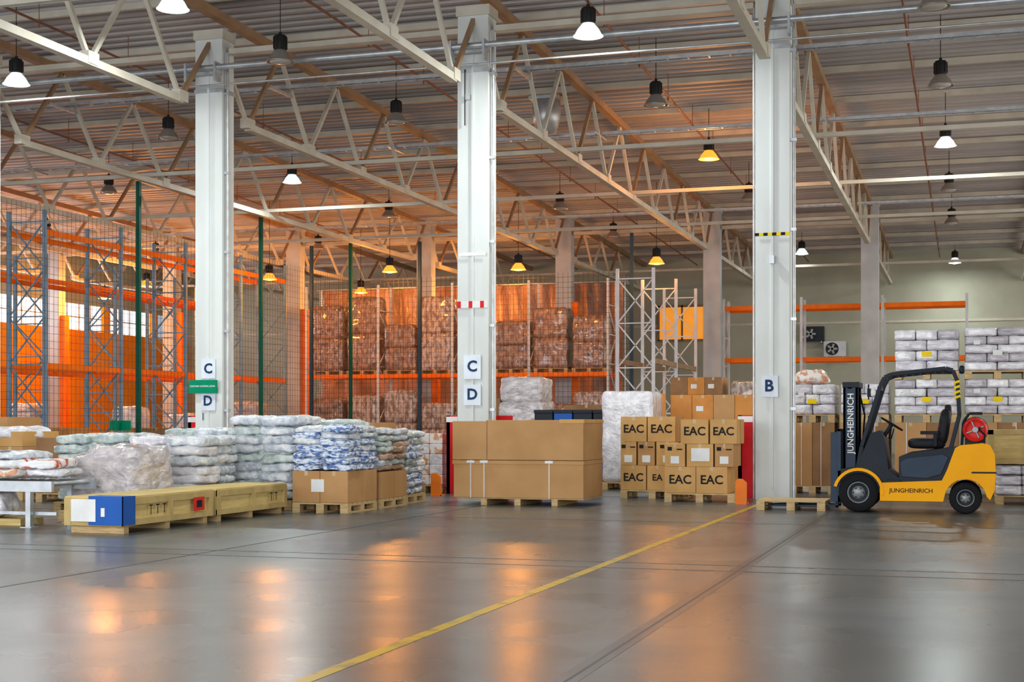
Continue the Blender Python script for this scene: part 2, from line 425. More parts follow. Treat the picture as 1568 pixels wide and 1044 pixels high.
for i,gx in enumerate(GX):
    for y in (23.4,28.9,35.2,42.,48.9,56.,61.):
        k=lit.get((i,y))
        if y in (56.,61.) and k is None: continue
        if k is None and (i,y) in ((3,48.9),(5,23.4),(5,28.9),(5,35.2)): continue
        lamp(gx,y,k or 'x',power=(110 if y>=56 else 260 if (i,y)==(1,35.2) else None))
for gx,gy,h,pw in ((-18.4,44.5,6.45,250),(-13.9,44.5,6.38,230),(-9.3,44.3,6.4,140),(-28.6,46.,6.4,800),(-22.7,44.2,6.3,260),(-33.,38.,6.4,900),(-33.,50.,6.4,700),(-17.5,50.8,6.4,420),(-22.2,50.8,6.4,420)): lamp(gx,gy,'o',h,pw)  # lamps nearest the left wall and behind the rack are added for orange glow
lamp(-11.9,19.9,'w')
for gx,gy in ((-6.,10.),(-14,11.),(4.5,30.)): lamp(gx,gy,'w')  # out-of-view lamps, added for more light

def area(name,loc,rot,sx,sy,e,c):
    l=bpy.data.lights.new(name,'AREA'); l.shape='RECTANGLE'; l.size=sx; l.size_y=sy; l.energy=e; l.color=c
    o=bpy.data.objects.new(name,l); COL.objects.link(o); o.location=loc; o.rotation_euler=rot; return o
area('added_front_fill',(-10,YF+.3,4.2),(math.radians(90),0,0),36,7,5400,(.93,.96,1))  # added fill light behind the camera, no door modelled there
area('added_side_fill',(XR-.3,38,4.),(math.radians(90),0,math.radians(90)),40,6.5,3000,(1,.95,.87))  # added fill light from the side, right wall has no opening
area('window_daylight',(XL+.2,30,5.9),(math.radians(90),0,math.radians(-90)),60,1.1,2000,(.80,.92,1))

# ------------------------------------------------------------------ racks
def rack(name,alongY,a0,a1,pos,h,beams,mu,mbm,ps=.1,z0=0,xb=False,loads=None):
    b=MB()
    P=(lambda a,q,z:(a,q,z)) if alongY else (lambda a,q,z:(q,a,z))
    for q in pos:
        for a in (a0,a1):
            b.beam(P(a,q,z0),P(a,q,h),ps,ps*.8,mu)
            x,y,_=P(a,q,0); b.box(x-.09,x+.09,y-.09,y+.09,0,.012,mu)
        z=.3; s=0; dz=1.3 if xb else 1.
        while z+dz<h:
            b.beam(P(a0,q,z),P(a1,q,z),.035,.035,mu)
            if s%2 or xb: b.beam(P(a0,q,z),P(a1,q,z+dz),.035,.035,mu)
            if not s%2 or xb: b.beam(P(a1,q,z),P(a0,q,z+dz),.035,.035,mu)
            z+=dz; s+=1
        b.beam(P(a0,q,z),P(a1,q,z),.035,.035,mu)
    for bz in beams:
        for q0,q1 in zip(pos[:-1],pos[1:]):
            for a in (a0,a1): b.beam(P(a,q0+.04,bz),P(a,q1-.04,bz),.06,.15,mbm)
    if loads: loads(b)
    return b.build(name)
rack('pallet_rack',True,-24.,-25.15,[33.5,37.2,40.9,44.6,48.],7.1,[2.85,6.5],m_blue,m_orange,xb=True)
rack('pallet_rack',True,-26.6,-27.7,[33.5,37.2,40.9,44.6,48.],6.4,[2.85,5.6],m_blue,m_orange)
rack('pallet_rack',True,-8.7,-9.77,[41.,44.4,47.8],5.8,[3.1],m_whst,m_tan,.09,xb=True)
rack('pallet_rack',False,50.5,51.6,[-8.2,-5.5,-2.77,-.03],5.65,[3.49,5.31],m_whst,m_orange,.09)
def back_loads(b):
    random.seed(11)
    for q0 in (-22.8,-20.,-17.2,-14.4):
        for i in range(2):
            cx=q0+.72+1.36*i
            for zb,hh in ((0.,random.uniform(1.7,2.4)),(3.03,random.uniform(1.6,2.9))):
                b.pallet(cx-.6,cx+.6,47.5,48.4,zb); nz=2; st=hh/nz
                mt=random.choice([m_filmb,m_filmc,m_filmc,m_filmb])
                for k in range(nz):
                    b.lump((cx+random.uniform(-.02,.02),47.95+random.uniform(-.02,.02),zb+.15+st*(k+.5)),(.60,.46,st*.52),mt,e=11,amp=.04,fr=4,n=12)
rack('loaded_pallet_rack',False,47.3,48.5,[-22.8,-20.,-17.2,-14.4,-11.6],6.2,[2.95],m_whst,m_orange,.08,loads=back_loads)

b=MB(); V=[];F=[]; n=260; hs=[0,1,2,3,4,5,6,6.6]
for i in range(n+1):
    x=-25.+ (12.6)*i/n
    for j,z in enumerate(hs):
        d=.12*math.sin(x*5.2)+.08*math.sin(x*11+z)+.1*noise.noise(Vector((x*1.5,z*1.2,3)))
        V.append((x,53.+d,z))
k=len(hs)
for i in range(n):
    for j in range(k-1): F.append((i*k+j,(i+1)*k+j,(i+1)*k+j+1,i*k+j+1))
b.add(V,F,m_curt,True); b.cyl((-25.1,53,6.65),(-12.3,53,6.65),.04,m_galv,8)
for x in (-25.,-20.8,-16.6,-12.4): b.cyl((x,53.2,0),(x,53.2,6.7),.05,m_galv,8)
b.build('tarpaulin_curtain')

def fence(name,p0,p1,posts,h,mp,cell=.17,t=.006,signs=()):
    b=MB(); p0=Vector(p0);p1=Vector(p1);L=(p1-p0).length;d=(p1-p0)/L
    for q in posts:
        c=p0+d*q; b.box(c.x-.05,c.x+.05,c.y-.05,c.y+.05,0,h+.1,mp); b.box(c.x-.1,c.x+.1,c.y-.1,c.y+.1,0,.012,mp)
    n=int(L/cell)
    for i in range(n+1):
        c=p0+d*(i*cell); b.beam((c.x,c.y,.1),(c.x,c.y,h-1.1),t,t,m_wire)
    for j in range(int((h-1.2)/cell)+1):
        z=.1+j*cell; b.beam((p0.x,p0.y,z),(p1.x,p1.y,z),t,t,m_wire)
    for q in signs:
        c=p0+d*q; b.box(c.x+.02,c.x+.03,c.y-.3,c.y+.3,1.1,1.35,m_gsign); b.box(c.x-.3,c.x+.3,c.y-.03,c.y-.02,1.1,1.35,m_gsign)
    return b.build(name)
fence('mesh_fence',(-20,25.2,0),(-20,44.9,0),[6.6,13.2,19.7],7.3,m_green,signs=(5.8,12.8,19.))
fence('mesh_fence',(-21.6,45.2,0),(-10.3,45.2,0),[0,4.,11.3],7.3,m_dblue,t=.009)

# ------------------------------------------------------------------ goods
def bag_stack(name,x0,x1,y0,y1,zb,zt,nx,ny,nl,mats,base=None,pal=True,e=6):
    b=MB()
    if pal: b.pallet(x0,x1,y0,y1)
    if base:
        for i in range(2):
            for j in range(2):
                w=(x1-x0)/2; d=(y1-y0)/2
                b.carton(x0+w*i,x0+w*(i+1),y0+d*j,y0+d*(j+1),.146,zb,base,tape=True)
        b.box(x0+.3,x0+.5,y0-.003,y0+.003,.3,.48,m_label)
    lh=(zt-zb)/nl
    b.lump(((x0+x1)/2,(y0+y1)/2,(zb+zt)/2),((x1-x0)*.42,(y1-y0)*.42,(zt-zb)*.47),mats[-1],e=8,amp=.01,n=6)
    for l in range(nl):
        for i in range(nx):
            for j in range(ny):
                w=(x1-x0)/nx; d=(y1-y0)/ny
                b.lump((x0+w*(i+.5)+random.uniform(-.035,.035),y0+d*(j+.5)+random.uniform(-.04,.04),zb+lh*(l+.5)+random.uniform(-.012,.012)),
                       (w*.52,d*.52,lh*.56),random.choice(mats),e=e,amp=.028,fr=6.,n=10,pinch=.22,yaw=random.uniform(-.07,.07),tilt=random.uniform(-.05,.05))
    return b.build(name)
bag_stack('sack_pallet',-8.39-.87,-8.39,18.74,19.8,.60,1.24,2,2,7,[m_bagb,m_bagb,m_bagw],m_card)
bag_stack('sack_pallet',-9.2,-8.39,19.95,21.0,.55,1.20,2,2,7,[m_bagbr,m_bagg,m_bagw,m_bagbr],m_card)
bag_stack('sack_pallet',-9.25,-8.5,21.2,22.1,.15,1.15,2,2,9,[m_bagg,m_bagb,m_bagw])
bag_stack('sack_pallet',-10.55,-9.5,19.2,20.3,.15,1.38,2,2,9,[m_bagw,m_bagw,m_bagg])
bag_stack('sack_pallet',-11.3,-10.15,17.7,18.8,.15,1.10,2,2,7,[m_bagw,m_bagw,m_filmw,m_filmw])
bag_stack('sack_pallet',-12.6,-11.45,17.8,18.8,.15,1.12,2,2,7,[m_bagw,m_bagg])
bag_stack('sack_pallet',-10.5,-9.4,20.9,21.9,.15,1.33,2,2,9,[m_bagw,m_bagg])
bag_stack('sack_pallet',-11.9,-10.9,19.6,20.6,.15,1.2,2,2,8,[m_bagw,m_bagg])
b=MB(); b.pallet(-11.3,-10.12,16.05,17.1)
b.lump((-10.71,16.6,.50),(.56,.5,.38),m_film,e=6,amp=.05,fr=3.2,n=22); b.lump((-10.6,16.6,.82),(.46,.45,.17),m_film,e=4,amp=.06,fr=4,n=18)
b.build('shrink_wrapped_pallet')
def crate(x0,x1,y0,y1,nb,h=.43):
    b=MB()
    for k in range(nb*1+1):
        yy=y0+.08+(y1-y0-.26)*k/nb; b.box(x0+.03,x1-.03,yy,yy+.1,0,.09,m_wood)
    b.box(x0+.02,x1-.02,y0+.02,y1-.02,.09,h-.02,m_ply)
    b.box(x0,x1,y0,y1,h-.03,h,m_ply)
    b.box(x1-.02,x1+.012,y0,y1,.09,.16,m_plyd); b.box(x1-.02,x1+.012,y0,y1,h-.10,h-.02,m_plyd)
    b.box(x0,x1,y0-.012,y0+.02,.09,.16,m_plyd); b.box(x0,x1,y0-.012,y0+.02,h-.10,h-.02,m_plyd)
    for k in range(nb+1):
        yy=y0+(y1-y0-.09)*k/nb; b.box(x1-.02,x1+.018,yy,yy+.09,.09,h-.02,m_plyd)
    for xx in (x0,x1-.09): b.box(xx,xx+.09,y0-.018,y0+.02,.09,h-.02,m_plyd)
    return b
b=crate(-10.06,-9.29,14.43,16.5,2)
b.box(-9.72,-9.262,14.395,14.405,.10,.435,m_bluef); b.prism([(-9.275,.1),(-9.262,.1),(-9.262,.435),(-9.275,.435)],14.395,14.66,m_bluef)
b.box(-9.72,-9.29,14.40,14.62,.430,.436,m_bluef)
b.box(-9.95,-9.62,14.385,14.394,.14,.40,m_label); b.box(-9.55,-9.5,14.388,14.394,.2,.3,m_label)
for i in range(3): 
    yy=15.0+i*.15; b.box(-9.2715,-9.2690,yy,yy+.015,.2,.31,m_ink); b.box(-9.2715,-9.2690,yy-.03,yy+.045,.30,.315,m_ink)
b.box(-9.272,-9.262,16.0,16.25,.18,.35,m_redc); b.box(-9.262,-9.260,16.06,16.19,.22,.31,m_ink)
b.build('wooden_crate',.004)
b=crate(-10.06,-9.29,16.6,18.6,2)
for i in range(2):
    yy=18.1+i*.15; b.box(-9.2715,-9.2690,yy,yy+.015,.2,.31,m_ink); b.box(-9.2715,-9.2690,yy-.03,yy+.045,.30,.315,m_ink)
b.build('wooden_crate',.004)
b=MB(); x0,x1,y0,y1=-13.6,-10.65,15.0,15.95
for x in (x0+.05,-12.2,x1-.35):
    for y in (y0+.05,y1-.05): b.box(x-.035,x+.035,y-.035,y+.035,0,.5,m_galv); b.box(x-.08,x+.08,y-.08,y+.08,0,.01,m_galv)
b.box(x0,x1,y0,y0+.05,.44,.57,m_galv); b.box(x0,x1,y1-.05,y1,.44,.57,m_galv)
for i in range(20): 
    xx=x0+.1+i*(x1-x0-.2)/19; b.cyl((xx,y0+.05,.535),(xx,y1-.05,.535),.03,m_galv,10)
b.box(x0,x1,y0+.1,y0+.14,.15,.19,m_galv)
b.build('roller_conveyor')
m_strip = M('sack_striped', (.84,.84,.84), (.62,.10,.05), .35, scale=2.2, bump=.6, bscale=12, stretch=(.6,5,3), lo=.40, hi=.46)
b=MB(); random.seed(5)
for i in range(6):
    for l in range(3-(i%3==2)):
        b.lump((-13.2+i*.44+random.uniform(-.05,.05),15.5+random.uniform(-.08,.08),.665+l*.10),(.27,.38,.06),random.choice([m_strip,m_filmw,m_bagw,m_strip,m_packo]),e=5,amp=.03,fr=7,n=10,pinch=.2,yaw=random.uniform(-.3,.3),tilt=random.uniform(-.1,.1))
b.lump((-11.7,15.4,.90),(.2,.16,.03),m_black,e=4,amp=.02,n=6)
b.build('sack_pile')
random.seed(8)
b=MB(); b.box(-13.3,-11.3,15.28,15.75,0,.08,m_ply); b.lump((-12.35,15.5,.26),(.75,.24,.17),m_filmw,e=6,amp=.04,fr=6,n=14); b.box(-13.5,-13.2,15.3,15.7,.0,.35,m_ply)
b.build('wrapped_parcel')
def carton_stack(name,x0,x1,y0,y1,layers,mats,pal=True,z=0.,bev=.006,extra=None):
    b=MB(); zz=z
    if pal: b.pallet(x0,x1,y0,y1,z); zz=z+.146
    for (h,nx,ny) in layers:
        w=(x1-x0)/nx; d=(y1-y0)/ny
        for i in range(nx):
            for j in range(ny):
                b.carton(x0+w*i,x0+w*(i+1),y0+d*j,y0+d*(j+1),zz,zz+h,random.choice(mats))
                if random.random()<.35: b.box(x0+w*(i+.2),x0+w*(i+.2)+.14,y0+d*j+.001,y0+d*j+.004,zz+h*.35,zz+h*.35+.1,m_label)
        zz+=h
    if extra: extra(b,zz)
    return b.build(name,bev)
def filmtop(b,z): b.lump((-15.7,20.7,z-.05),(.8,.55,.12),m_filmw,e=4,amp=.05,fr=4,n=14)
carton_stack('carton_pallet',-14.5,-13.3,20.,21.,[(.45,2,1),(.45,1,1)],[m_card3,m_card])
carton_stack('carton_pallet',-16.4,-14.9,20.2,21.2,[(.4,2,1),(.35,3,1),(.25,2,1)],[m_card,m_card2,m_card3],extra=filmtop)
carton_stack('carton_pallet',-13.1,-12.3,21.2,22.2,[(.5,1,1),(.4,2,1)],[m_card,m_card3])
carton_stack('carton_pallet',-12.2,-11.2,23.,24.,[(.5,2,1),(.5,2,1),(.25,1,1)],[m_card3,m_card])
carton_stack('carton_pallet',-10.9,-9.9,23.2,24.2,[(.5,2,1),(.5,2,1),(.15,1,1)],[m_card3,m_card])
carton_stack('carton_pallet',-17.9,-16.7,22.2,23.2,[(.5,2,1),(.5,2,1),(.25,1,1)],[m_card3,m_card])
b=MB(); b.pallet(-9.95,-9.17,24.7,25.5)
for k in range(5):
    for i in range(3):
        for j in range(2): b.carton(-9.95+.26*i,-9.95+.26*(i+1),24.7+.4*j,24.7+.4*(j+1),.146+.19*k,.146+.19*(k+1),random.choice([m_packo,m_filmw,m_packo]),False)
b.build('small_package_pallet',.01)
b=MB(); x0,x1,y0,y1=-7.72,-5.61,21.3,22.5
for xx in (x0+.45,x0+1.0,x0+1.6): b.box(xx,xx+.1,y0,y1,0,.1,m_wood)
b.box(x0+.02,x1,y0+.02,y1,.1,.118,m_wood)
b.box(x0,x1,y0,y1,.12,.685,m_card); b.box(x0-.02,x1+.01,y0-.012,y1,.64,.70,m_card)
b.box(x0+.55,x1,y0-.006,y1,.71,1.33,m_card); b.box(x0-.02,x0+.56,y0,y1-.02,.71,1.315,m_card)
b.box(x0+.4,x1,y0+.05,y1,.70,.715,m_card3)
b.box(x1-.38,x1+.015,y0-.012,y1+.01,1.28,1.34,m_card2)
for xx in (x0+.28,x0+.5,x1-.55):
    b.box(xx,xx+.015,y0-.016,y1+.016,.11,.705,m_label); b.box(xx-.06,xx+.07,y0-.02,y0,.66,.70,m_label)
b.box(x0+.545,x0+.56,y0-.01,y0,.72,1.33,m_card3)
b.build('long_carton_stack',.008)
def eac(b,x0,x1,y0,y1,z0,z1,mat,t='EAC',lab=False,side=True):
    b.carton(x0,x1,y0,y1,z0,z1,mat)
    cx=(x0+x1)/2; cz=(z0+z1)/2; sz=min((x1-x0)*.42,.2)
    if t: b.text(t,sz,(cx,y0-.002,cz),m_ink,.02)
    if lab: b.box(cx-.07,cx+.07,y0-.002,y0+.003,z0+.05,z0+.17,m_label); b.box(cx-.12,cx-.05,y0-.002,y0+.003,z1-.11,z1-.05,m_ink); b.box(cx+.03,cx+.12,y0-.002,y0+.003,z1-.10,z1-.08,m_ink)
b=MB(); x=-4.72; y=23.1; b.pallet(x,x+1.15,y,y+.85)
b2=.146
for j in range(2):
    yy=y+.42*j
    eac(b,x,x+.52,yy,yy+.41,b2,b2+.43,m_card2); eac(b,x+.52,x+1.03,yy,yy+.41,b2,b2+.43,m_card2)
    eac(b,x+.0,x+.34,yy+.02,yy+.41,b2+.43,b2+.80,m_card2,None,True); eac(b,x+.36,x+.80,yy+.02,yy+.41,b2+.43,b2+.80,m_card2,None)
    eac(b,x+.82,x+1.13,yy+.02,yy+.41,b2+.43,b2+.80,m_card,None,True)
    eac(b,x+.26,x+.72,yy+.03,yy+.41,b2+.80,b2+1.2,m_card2); eac(b,x+.74,x+1.18,yy+.03,yy+.41,b2+.80,b2+1.2,m_card2)
b.box(x+.44,x+.74,y+.012,y+.022,b2+.52,b2+.73,m_label)
b.build('eac_carton_pallet',.006)
b=MB(); x=-5.66; y=23.97; b.pallet(x,x+1.1,y,y+.85)
for j in range(2):
    yy=y+.42*j
    eac(b,x,x+.45,yy,yy+.41,b2,b2+.42,m_card2); eac(b,x+.46,x+.82,yy,yy+.41,b2,b2+.42,m_card2,'EA')
    eac(b,x,x+.28,yy,yy+.41,b2+.42,b2+.82,m_card2,None,True); eac(b,x+.30,x+.60,yy,yy+.41,b2+.42,b2+.82,m_card,None,True); eac(b,x+.62,x+1.0,yy,yy+.41,b2+.42,b2+.82,m_card2,None,True)
    eac(b,x,x+.46,yy,yy+.41,b2+.82,b2+1.25,m_card2); eac(b,x+.47,x+.95,yy,yy+.41,b2+.82,b2+1.25,m_card2)
b.build('eac_carton_pallet',.006)
b=MB(); b.pallet(-9.9,-8.8,30.,31.1)
for k in range(4): b.lump((-9.35,30.55,.42+.53*k),(.56-.03*k,.54,.29),m_film,e=10,amp=.03,fr=4,n=14)
b.build('shrink_wrapped_pallet')
b=MB(); b.pallet(-6.75,-5.75,27.,28.); b.lump((-6.25,27.5,1.02),(.5,.5,.88),m_filmw,e=20,amp=.015,fr=3,n=18); b.build('shrink_wrapped_pallet')
carton_stack('carton_pallet',-5.65,-3.95,28.3,29.3,[(.6,3,1),(.6,3,1),(.50,4,1)],[m_cardo,m_card,m_cardo])
carton_stack('carton_pallet',-7.3,-6.5,31.,32.,[(.6,2,1),(.6,1,1),(.6,2,1)],[m_cardo,m_card])
carton_stack('carton_pallet',-6.6,-5.4,33.,34.,[(.6,2,1),(.6,3,1),(.6,2,1),(.4,3,1)],[m_cardo,m_card3])
carton_stack('carton_pallet',-8.6,-7.6,31.,32.,[(.5,2,1),(.6,2,1),(.45,1,1)],[m_card,m_card3])
b=MB(); b.pallet(-5.2,-4.2,33.,34.); b.lump((-4.7,33.5,1.2),(.5,.48,1.05),m_filmc,e=14,amp=.03,fr=4,n=16); b.build('shrink_wrapped_pallet')
b=MB(); b.pallet(-8.6,-6.9,28.6,29.5)
for i in range(4):
    for k in range(3):
        x=-8.6+.42*i; b.box(x+.01,x+.4,28.62,29.4,.15+.48*k,.15+.48*k+.40,m_black if (i+k)%3 else m_bluef); b.box(x,x+.41,28.6,29.42,.15+.48*k+.38,.15+.48*k+.45,m_black)
b.build('plastic_bin_pallet',.01)
carton_stack('carton_pallet',-11.,-9.95,30.5,31.5,[(.5,2,1),(.6,1,1),(.6,2,1)],[m_card,m_card3])
def mixed(name,x0,x1,y0,y1,lv,top=None):
    b=MB(); z=0
    for kind,h in lv:
        b.pallet(x0,x1,y0,y1,z); z+=.146
        if kind=='c':
            w=(x1-x0)/2
            for i in range(2): b.carton(x0+w*i,x0+w*(i+1),y0,y1,z,z+h,m_card3 if i else m_card)
            for xx in (x0+.2,x1-.25): b.box(xx,xx+.012,y0-.003,y1+.003,z,z+h,m_label)
        else:
            nz=max(3,int(h/.15)); hh=h/nz
            for k in range(nz):
                nx=3 if k%2 else 2; w=(x1-x0)/nx
                for i in range(nx):
                    jx=random.uniform(-.008,.008); jy=random.uniform(-.012,.012)
                    b.lump((x0+w*(i+.5)+jx,(y0+y1)/2+jy,z+hh*(k+.5)),(w*.497,(y1-y0)*.5,hh*.492),random.choice([m_pack,m_pack,m_filmw,m_packd]),e=18,amp=.010,fr=6,n=7)
            b.box((x0+x1)/2-.08,(x0+x1)/2+.08,y0-.03,y0-.024,z+h*.35,z+h*.35+.09,m_stripe if random.random()<.5 else m_label)
            b.box(x0+.15,x0+.26,y0-.03,y0-.024,z+h*.6,z+h*.6+.07,m_label)
        z+=h
    if top: top(b,z)
    return b.build(name)
def lumps(b,z): b.lump((-2.75,27.1,z+.13),(.3,.3,.15),m_packo,e=3,amp=.06,fr=4,n=10)
mixed('wrapped_goods_stack',-3.1,-2.3,26.6,27.7,[('c',1.15),('p',.55)],lumps)
mixed('wrapped_goods_stack',-2.2,-1.35,26.6,27.7,[('c',1.15),('p',.55)])
mixed('wrapped_goods_stack',-1.25,-.15,26.6,27.7,[('c',1.15),('p',.62),('p',.74)])
mixed('wrapped_goods_stack',-.05,1.05,26.6,27.7,[('c',1.15),('p',.62),('p',.76)])
mixed('wrapped_goods_stack',1.15,2.25,26.6,27.7,[('c',1.15),('p',.62),('p',.7)])
b=MB(); b.pallet(.42,1.6,23.9,24.9)
for k in range(3):
    for i in range(3): b.lump((.42+.39*(i+.5),24.4,.146+.16*(k+.5)),(.2,.5,.08),m_pack,e=10,amp=.012,fr=6,n=8)
b.box(.3,1.6,23.85,24.9,.64,.66,m_wood)
b.box(.3,1.6,23.87,24.88,.66,1.18,m_ply)
for xx in (.3,.85,1.5): b.box(xx,xx+.09,23.85,23.87,.66,1.18,m_plyd)
b.box(.3,1.6,23.85,23.87,.66,.74,m_plyd); b.box(.3,1.6,23.85,23.87,1.10,1.18,m_plyd); b.box(.95,1.1,23.86,23.869,.85,1.0,m_label)
b.build('crate_on_wrapped_pallet',.004)
random.seed(3)
for (x,y) in ((-24.6,35.3),(-24.6,39.),(-24.6,42.8),(-22,30.),(-27.2,35.3),(-27.2,39.),(-22.,36),(-21.8,41)):
    carton_stack('carton_pallet',x-.5,x+.5,y-.5,y+.5,[(.5,2,1),(.5,2,1)],[m_card,m_card3,m_cardo],bev=0)
for (x,y,h) in ((-27.15,42.7,1.7),(-27.15,46.3,1.5),(-30.4,41.5,1.8),(-24.6,46.4,1.9)):
    b=MB(); b.pallet(x-.5,x+.5,y-.5,y+.5); b.lump((x,y,.15+h/2),(.5,.5,h/2),random.choice([m_film,m_filmb,m_filmw]),e=9,amp=.03,fr=3,n=12); b.build('shrink_wrapped_pallet')

for X,z,mt in ((-5.4,4.45,m_whst),(-6.3,5.1,m_black)):
    b=MB(); y=YB-.6
    b.box(X-.45,X+.45,y,y+.35,z-.32,z+.32,mt)
    b.lathe_y((X-.1,y-.01,z),[(.27,.0),(.27,-.03),(.24,-.03),(.24,.01)],m_black); b.cyl((X-.1,y-.005,z),(X-.1,y-.012,z),.24,m_black,20)
    for i in range(5): 
        a=i*1.2566; b.beam((X-.1,y-.02,z),(X-.1+.22*math.cos(a),y-.02,z+.22*math.sin(a)),.01,.08,m_rim)
    for xx in (X-.35,X+.35): b.box(xx-.02,xx+.02,y,YB-.01,z-.38,z-.32,m_galv)
    b.build('air_conditioner_condenser')
b=MB(); b.lathe_z((-9.6,33.,8.2),[(.0,0),(.22,0),(.3,.25),(.34,.3),(.34,.8),(.0,.8)],m_galv); b.box(-9.95,-9.25,32.65,33.35,8.98,9.08,m_galv); b.build('roof_ventilation_fan')

b=MB(); b.pallet(-2.98,-1.98,21.35,22.25); b.build('euro_pallet',.003)

# ------------------------------------------------------------------ forklift
b=MB(); OX=-1.5; OY=21.2
def T(pts): return [(OX+x,z) for x,z in pts]
def P3(x,y,z): return (OX+x,OY+y,z)
def arc(cx,cz,r,a0,a1,n):
    return [(cx+r*math.cos(math.radians(a0+(a1-a0)*i/n)),cz+r*math.sin(math.radians(a0+(a1-a0)*i/n))) for i in range(n+1)]
cw=[(.30,.17)]+[(1.17,.17)]+arc(1.47,.21,.285,172,8,12)+[(1.80,.2),(1.86,.34),(1.875,.6),(1.86,.85),(1.80,.97),(1.70,1.0),(1.40,.97),(1.33,.93),(1.22,.62),(1.15,.47),(.30,.43)]
b.prism(T(cw),OY+.0,OY+1.1,m_yel)
b.prism(T([(1.55,.60),(1.882,.60),(1.882,.575),(1.55,.575)]),OY-.004,OY+1.104,m_dark)
fa=arc(0,.28,.36,-5,165,16); fb=arc(0,.28,.315,165,-5,16)
b.prism(T(fa+fb),OY-.01,OY+.22,m_yel); b.prism(T(fa+fb),OY+.88,OY+1.11,m_yel)
dk=[(-.22,.3),(-.25,.62),(.0,.66),(.04,.82),(.17,1.14),(.30,1.18),(.36,1.06),(.42,.62),(.56,.5),(.56,.80),(.70,.86),(1.2,.93),(1.36,.95),(1.22,.5),(1.15,.45),(.3,.42),(.36,.28)]
b.prism(T(dk),OY+.06,OY+1.04,m_dark)
b.prism(T([(.60,.52),(.58,.72),(.66,.78),(1.16,.84),(1.24,.80),(1.14,.56),(.95,.50)]),OY+.03,OY+1.07,m_bluep)
b.box(OX+.4,OX+.58,OY+.02,OY+1.08,.43,.47,m_dark)
b.lump(P3(.93,.55,.99),(.26,.27,.08),m_seat,e=4,amp=.005,n=8)
b.lump(P3(1.17,.55,1.23),(.08,.26,.26),m_seat,e=4,amp=.005,n=8,tilt=.15); b.lump(P3(1.23,.55,1.46),(.05,.14,.09),m_seat,e=4,amp=.004,n=6)
b.box(OX+.85,OX+1.1,OY+.22,OY+.29,1.12,1.17,m_seat); b.box(OX+1.03,OX+1.08,OY+.23,OY+.28,.95,1.13,m_seat)
ctr=Vector(P3(.44,.55,1.27)); ax=Vector((-.62,0,-1)).normalized(); u=ax.cross(Vector((0,1,0))).normalized(); w=Vector((0,1,0))
ring=[ctr+u*(.17*math.cos(2*math.pi*i/20))+w*(.17*math.sin(2*math.pi*i/20)) for i in range(21)]
b.path(ring,.014,m_rub,8)
for i in (0,7,14): b.cyl(ctr,ring[i],.010,m_rub,6)
b.cyl(ctr,ctr+ax*.28,.03,m_dark,10); b.cyl(P3(.42,.75,1.05),P3(.46,.75,1.2),.01,m_rub,6); b.cyl(P3(.38,.82,1.05),P3(.42,.82,1.2),.01,m_rub,6)
for y in (.09,1.01):
    pts=[(-.02,.62),(.04,.95),(.30,1.82),(.36,1.94),(.46,1.985),(1.2,2.06),(1.30,2.03),(1.36,1.88),(1.385,1.4),(1.27,.93)]
    for a,c in zip(pts[:-1],pts[1:]): b.beam(P3(a[0],y,a[1]),P3(c[0],y,c[1]),.055,.055,m_dark)
    for i in range(4):
        z=1.62+i*.07; xx=1.372-(z-1.4)*.052; b.prism([(OX+xx-.04,z),(OX+xx+.04,z+.03),(OX+xx+.04,z+.065),(OX+xx-.04,z+.035)],OY+y-.032,OY+y+.032,m_stripe)
for i in range(9):
    t=i/8; b.beam(P3(.42+.83*t,.09,1.975+.075*t),P3(.42+.83*t,1.01,1.975+.075*t),.03,.04,m_dark)
b.beam(P3(.28,.09,1.78),P3(.28,1.01,1.78),.04,.05,m_dark)
b.lump(P3(.20,.12,1.72),(.05,.07,.06),m_label,e=3,amp=0,n=6); b.box(OX+.12,OX+.17,OY+.05,OY+.19,1.66,1.78,m_dark)
b.lump(P3(1.42,.15,2.04),(.04,.05,.06),m_dark,e=3,amp=0,n=6)
b.cyl(P3(.14,.05,1.62),P3(.14,.05,1.84),.012,m_dark,6)
for y in (.2,.78):
    b.box(OX-.23,OX-.02,OY+y,OY+y+.035,.08,1.86,m_bluep); b.box(OX-.23,OX-.19,OY+y,OY+y+.12,.08,1.86,m_dark); b.box(OX-.06,OX-.02,OY+y,OY+y+.12,.08,1.86,m_dark)
    b.box(OX-.20,OX-.05,OY+y+.05,OY+y+.13,.1,1.80,m_dark)
    b.cyl(P3(-.12,y+.18 if y<.5 else y-.06,.1),P3(-.12,y+.18 if y<.5 else y-.06,1.7),.025,m_rim,10)
for z in (.3,1.0,1.78): b.box(OX-.17,OX-.1,OY+.2,OY+.93,z,z+.09,m_dark)
b.box(OX-.24,OX+.0,OY+.18,OY+.95,1.8,1.88,m_dark)
b.cyl(P3(-.12,.5,.15),P3(-.12,.5,1.6),.04,m_rim,12)
for y in (.45,.62): b.box(OX-.16,OX-.14,OY+y,OY+y+.03,.3,1.78,m_rub)
b.text('JUNGHEINRICH',.125,(OX-.12,OY+.197,1.28),m_label,.015,rot=True)
b.cyl(P3(-.05,.3,.65),P3(.2,.3,.75),.03,m_rim,8); b.cyl(P3(-.05,.8,.65),P3(.2,.8,.75),.03,m_rim,8)
b.path([P3(-.02,.45,1.75),P3(.06,.45,1.4),P3(.03,.45,1.0),P3(.1,.45,.8)],.015,m_rub,6)
for z in (.14,.5): b.box(OX-.30,OX-.24,OY+.08,OY+1.02,z,z+.1,m_dark)
for y in (.08,.98): b.box(OX-.31,OX-.25,OY+y,OY+y+.04,.14,1.2,m_bluep)
b.box(OX-.31,OX-.25,OY+.08,OY+1.02,1.16,1.2,m_bluep)
